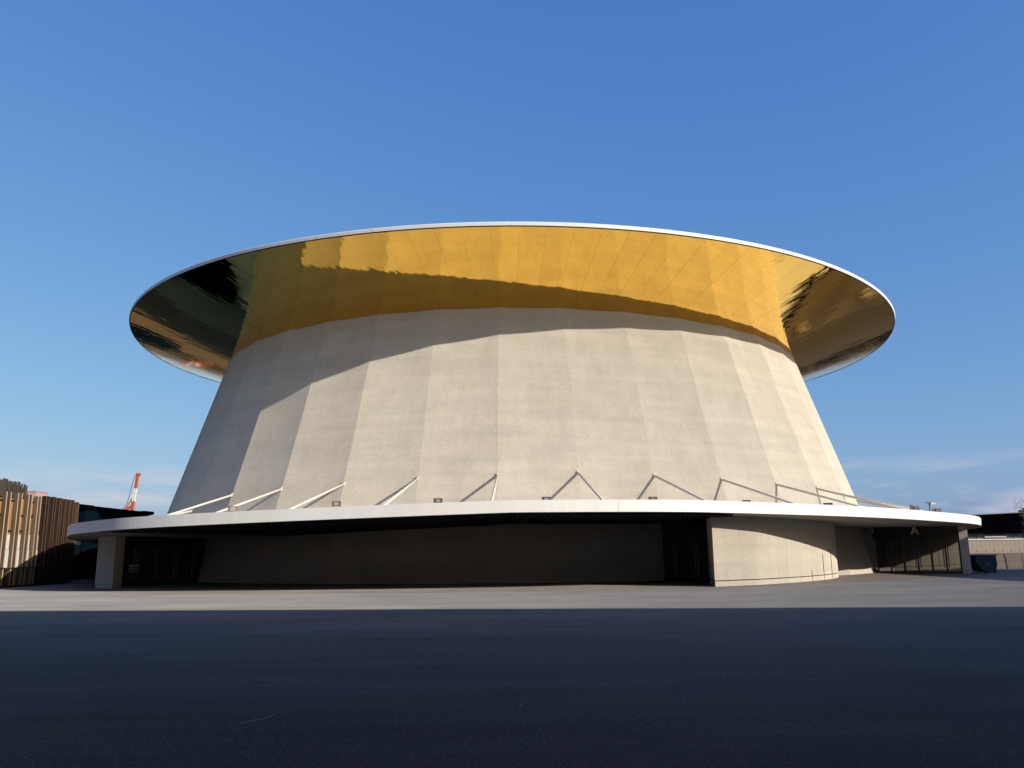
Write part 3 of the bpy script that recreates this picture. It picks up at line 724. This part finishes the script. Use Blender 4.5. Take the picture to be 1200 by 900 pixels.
b = MB(); b.box(30.78, 30.92, 53.735, 53.748, .48, .64); b.build('badge', mat('badge_grey', (.10, .14, .17), .6), bn)
for x in (30.7, 31.3):
    b = MB(); b.tube([(x, 53.85, .075), (x, 53.93, .075)], .075, 14); b.build('wheel', m_rubber, bn)

for o_ in bn.children: o_.data.transform(Matrix.Translation((30.0, 0, 0)) @ Matrix.Diagonal((.9, 1, 1, 1)) @ Matrix.Translation((-30.9, 0, 0)))
# bare tree and lamp post, far right
tr = empty('street_tree', (38.4, 61.5, 0), 'slender nearly bare tree with a few russet leaves at the right edge', 'tree')
tb = MB(); lf = []; rnd = random.Random(4)
def grow(p, d, L_, r_, lev):
    pts = [p]; q_ = p.copy(); dd = d.copy()
    for i in range(4):
        dd = (dd+Vector((rnd.uniform(-.16, .16), rnd.uniform(-.16, .16), rnd.uniform(-.03, .1)))).normalized(); q_ = q_+dd*(L_/4); pts.append(q_.copy())
    tb.tube(pts, r_, 6 if lev < 2 else 4, 0, r1=r_*.55)
    if lev < 4:
        nb_ = 9 if lev == 0 else 4
        for k in range(nb_):
            t = (.30+.7*k/nb_) if lev == 0 else (.25+.75*k/nb_)
            s_ = t*4; i = min(3, int(s_)); pp_ = pts[i].lerp(pts[i+1], s_-i)
            a = k*2.4+rnd.uniform(-.4, .4)
            perp = dd.orthogonal().normalized(); perp2 = dd.cross(perp)
            nd = (dd*.75+(perp*math.cos(a)+perp2*math.sin(a))*.75+Vector((0, 0, .15))).normalized()
            grow(pp_, nd, L_*(.42 if lev == 0 else .6)*rnd.uniform(.75, 1.1), max(r_*.42, .006), lev+1)
    if lev >= 2: lf.extend([pts[2], pts[3], pts[4]])
grow(Vector((38.4, 61.5, 0)), Vector((0, 0, 1)), 4.3, .055, 0)
tb.build('trunk', m_bark, tr)
b = MB()
for p in lf:
    if rnd.random() < .33:
        for _ in range(2):
            c = p+Vector((rnd.uniform(-.08, .08),)*3); u = Vector((rnd.uniform(-1, 1), rnd.uniform(-1, 1), rnd.uniform(-1, 1))).normalized(); v = u.orthogonal().normalized(); s_ = rnd.uniform(.03, .055)
            b.add([c-u*s_, c+v*s_*.6, c+u*s_, c-v*s_*.6], [(0, 1, 2, 3)], 0 if rnd.random() < .7 else 1)
tag(b.build('crown', [m_leaf, m_leaf2], tr), kind='stuff')
lp = empty('lamp_post', (37.0, 61.0, 0), 'thin dark lamp post with two small heads against the black roof at right', 'lamp post')
b = MB(); b.tube([(37, 61, 0), (37, 61, 4.35)], .05, 8, r1=.035); b.build('post', m_lamp, lp)
b = MB(); b.box(36.80, 37.10, 60.96, 61.04, 4.16, 4.22); b.build('arm', m_lamp, lp)
for x, z in ((36.78, 4.12), (37.06, 4.24)):
    b = MB(); b.box(x-.07, x+.07, 60.9, 61.05, z, z+.14); b.build('lamp_head', m_black, lp, bevel=.02)

# ------------------------------------------------------------------ litter on the asphalt
tw = MB(); tw.tube([(-2.66, 8.50, .012), (-2.60, 8.57, .010), (-2.53, 8.63, .016), (-2.47, 8.74, .012), (-2.44, 8.9, .02)], .008, 6, r1=.004)
tw.tube([(-2.60, 8.57, .012), (-2.555, 8.68, .03)], .003, 4)
tag(tw.build('twig', m_twig), 'pale dry twig lying on the shaded asphalt at lower left', 'twig')
st = MB(); st.tube([(.055, 9.33, 0), (.056, 9.33, .012), (.058, 9.332, .022)], .022, 7, r1=.010)
tag(st.build('pebble', m_stone), 'tiny pale pebble on the shaded asphalt near the centre', 'pebble')
for pts in ([(.78, 8.95), (.87, 8.55), (1.0, 8.15), (1.1, 7.65)], [(1.12, 8.9), (1.2, 8.45), (1.36, 7.95)], [(-2.84, 8.42), (-2.75, 8.41)], [(-3.4, 11.2), (-3.1, 11.15)]):
    b = MB()
    for p, q_ in zip(pts, pts[1:]):
        v = Vector((q_[0]-p[0], q_[1]-p[1])); L_ = v.length; v /= L_; b.obox(((p[0]+q_[0])/2, (p[1]+q_[1])/2), v, (-v.y, v.x), L_/2, .0022, .002, .0045)
    o = b.build('crack', m_crack); o.parent = ground; o['kind'] = 'structure'

# ------------------------------------------------------------------ behind the viewer: the big timber ring whose roof shades the plaza
RZ = 12.0
ring_ = empty('timber_ring', (10, -6, 0), 'huge raised timber walkway ring standing behind the viewer', 'building')
def edge_y(x): return 9.3-.092*(x-8.6)
xs = [-110+5*i for i in range(57)]
b = MB(); vs = []
for x in xs:
    y = edge_y(x)
    vs += [(x, y, RZ-.9), (x, y, RZ), (x+2.5, y-30, RZ), (x+2.5, y-30, RZ-.9)]
n = len(xs)
b.add(vs, [(i*4+j, (i+1)*4+j, (i+1)*4+(j+1) % 4, i*4+(j+1) % 4) for i in range(n-1) for j in range(4)]+[(0, 1, 2, 3), (n*4-1, n*4-2, n*4-3, n*4-4)])
b.build('deck', m_ring, ring_)
b = MB()
for i, x in enumerate(xs):
    for j in range(4):
        dx = x+2.5*j/3; y = edge_y(x)-10.6-6.2*j
        b.box(dx-.24, dx+.24, y-.24, y+.24, 0, RZ-.9)
    for z in (4.8, 9.6):
        b.box(x-.12, x+.12, edge_y(x)-29.4, edge_y(x)-10.3, z, z+.55)
tag(b.build('posts', m_ring, ring_), kind='stuff')
b = MB()
for i in range(n-1):
    x = xs[i]
    for j in range(4):
        y0 = edge_y(x)-10.6-6.2*j; y1 = edge_y(x+5)-10.6-6.2*j; dx = 2.5*j/3
        for z in (4.5, 9.3):
            b.prism([(x+dx, y0-.12), (x+5+dx, y1-.12), (x+5+dx, y1+.12), (x+dx, y0+.12)], z, z+.5)
tag(b.build('beams', m_ring, ring_), kind='stuff')
# added dark ground and tree belt, unseen, to darken the soffit's reflections
lawn = mat('dark_grass', (.05, .036, .020), .95, var=.35, vscale=.05)
b = MB(); b.add([(-2000, 96, .004), (2000, 96, .004), (2000, 2500, .004), (-2000, 2500, .004)], [(0, 1, 2, 3)]); b.add([(-2000, 30, .004), (-62, 30, .004), (-50, 96, .004), (-2000, 96, .004)], [(0, 1, 2, 3)]); b.add([(72, 20, .004), (2000, 20, .004), (2000, 96, .004), (72, 96, .004)], [(0, 1, 2, 3)])
tag(b.build('added_parkland', lawn), kind='structure')
rw = random.Random(11); b = MB()  # unseen tree belt, added dark for the soffit to mirror
ico = bmesh.new(); bmesh.ops.create_icosphere(ico, subdivisions=1, radius=1); iv = [v.co.copy() for v in ico.verts]; if_ = [tuple(v.index for v in f.verts) for f in ico.faces]; ico.free()
for _ in range(900):
    a = R(rw.uniform(-115, 115)); d_ = rw.uniform(150, 290)
    x, y = math.sin(a)*d_, 60+math.cos(a)*d_
    h = rw.uniform(4.0, 7.4)
    for c in range(3):
        cx_, cy_, cz_ = x+rw.uniform(-2, 2), y+rw.uniform(-2, 2), h*rw.uniform(.4, .7); r_ = rw.uniform(1.6, 2.9)
        b.add([(cx_+v.x*r_*rw.uniform(.75, 1.2), cy_+v.y*r_*rw.uniform(.75, 1.2), max(.1, cz_+v.z*h*.4*rw.uniform(.8, 1.15))) for v in iv], if_)
tag(b.build('added_woodland', mat('wood_foliage', (.022, .018, .010), .95, var=.5, vscale=.4)), kind='stuff')
# neighbouring pavilion, out of view to the right, whose shade falls round the bin
nb = empty('side_pavilion', (50, 41, 0), 'plain white pavilion block standing beyond the right edge of the view', 'building')
b = MB(); b.box(40.2, 62, 30, 51.6, 0, 7.6); b.build('wall', m_pave_side, nb)
b = MB(); b.box(40.1, 62.1, 29.9, 51.7, 7.6, 7.85); b.build('roof', m_roof, nb)
for k in range(4):
    b = MB(); b.box(40.17, 40.2, 32+4.8*k, 35.5+4.8*k, .1, 3.2); b.build('window', m_glass, nb)
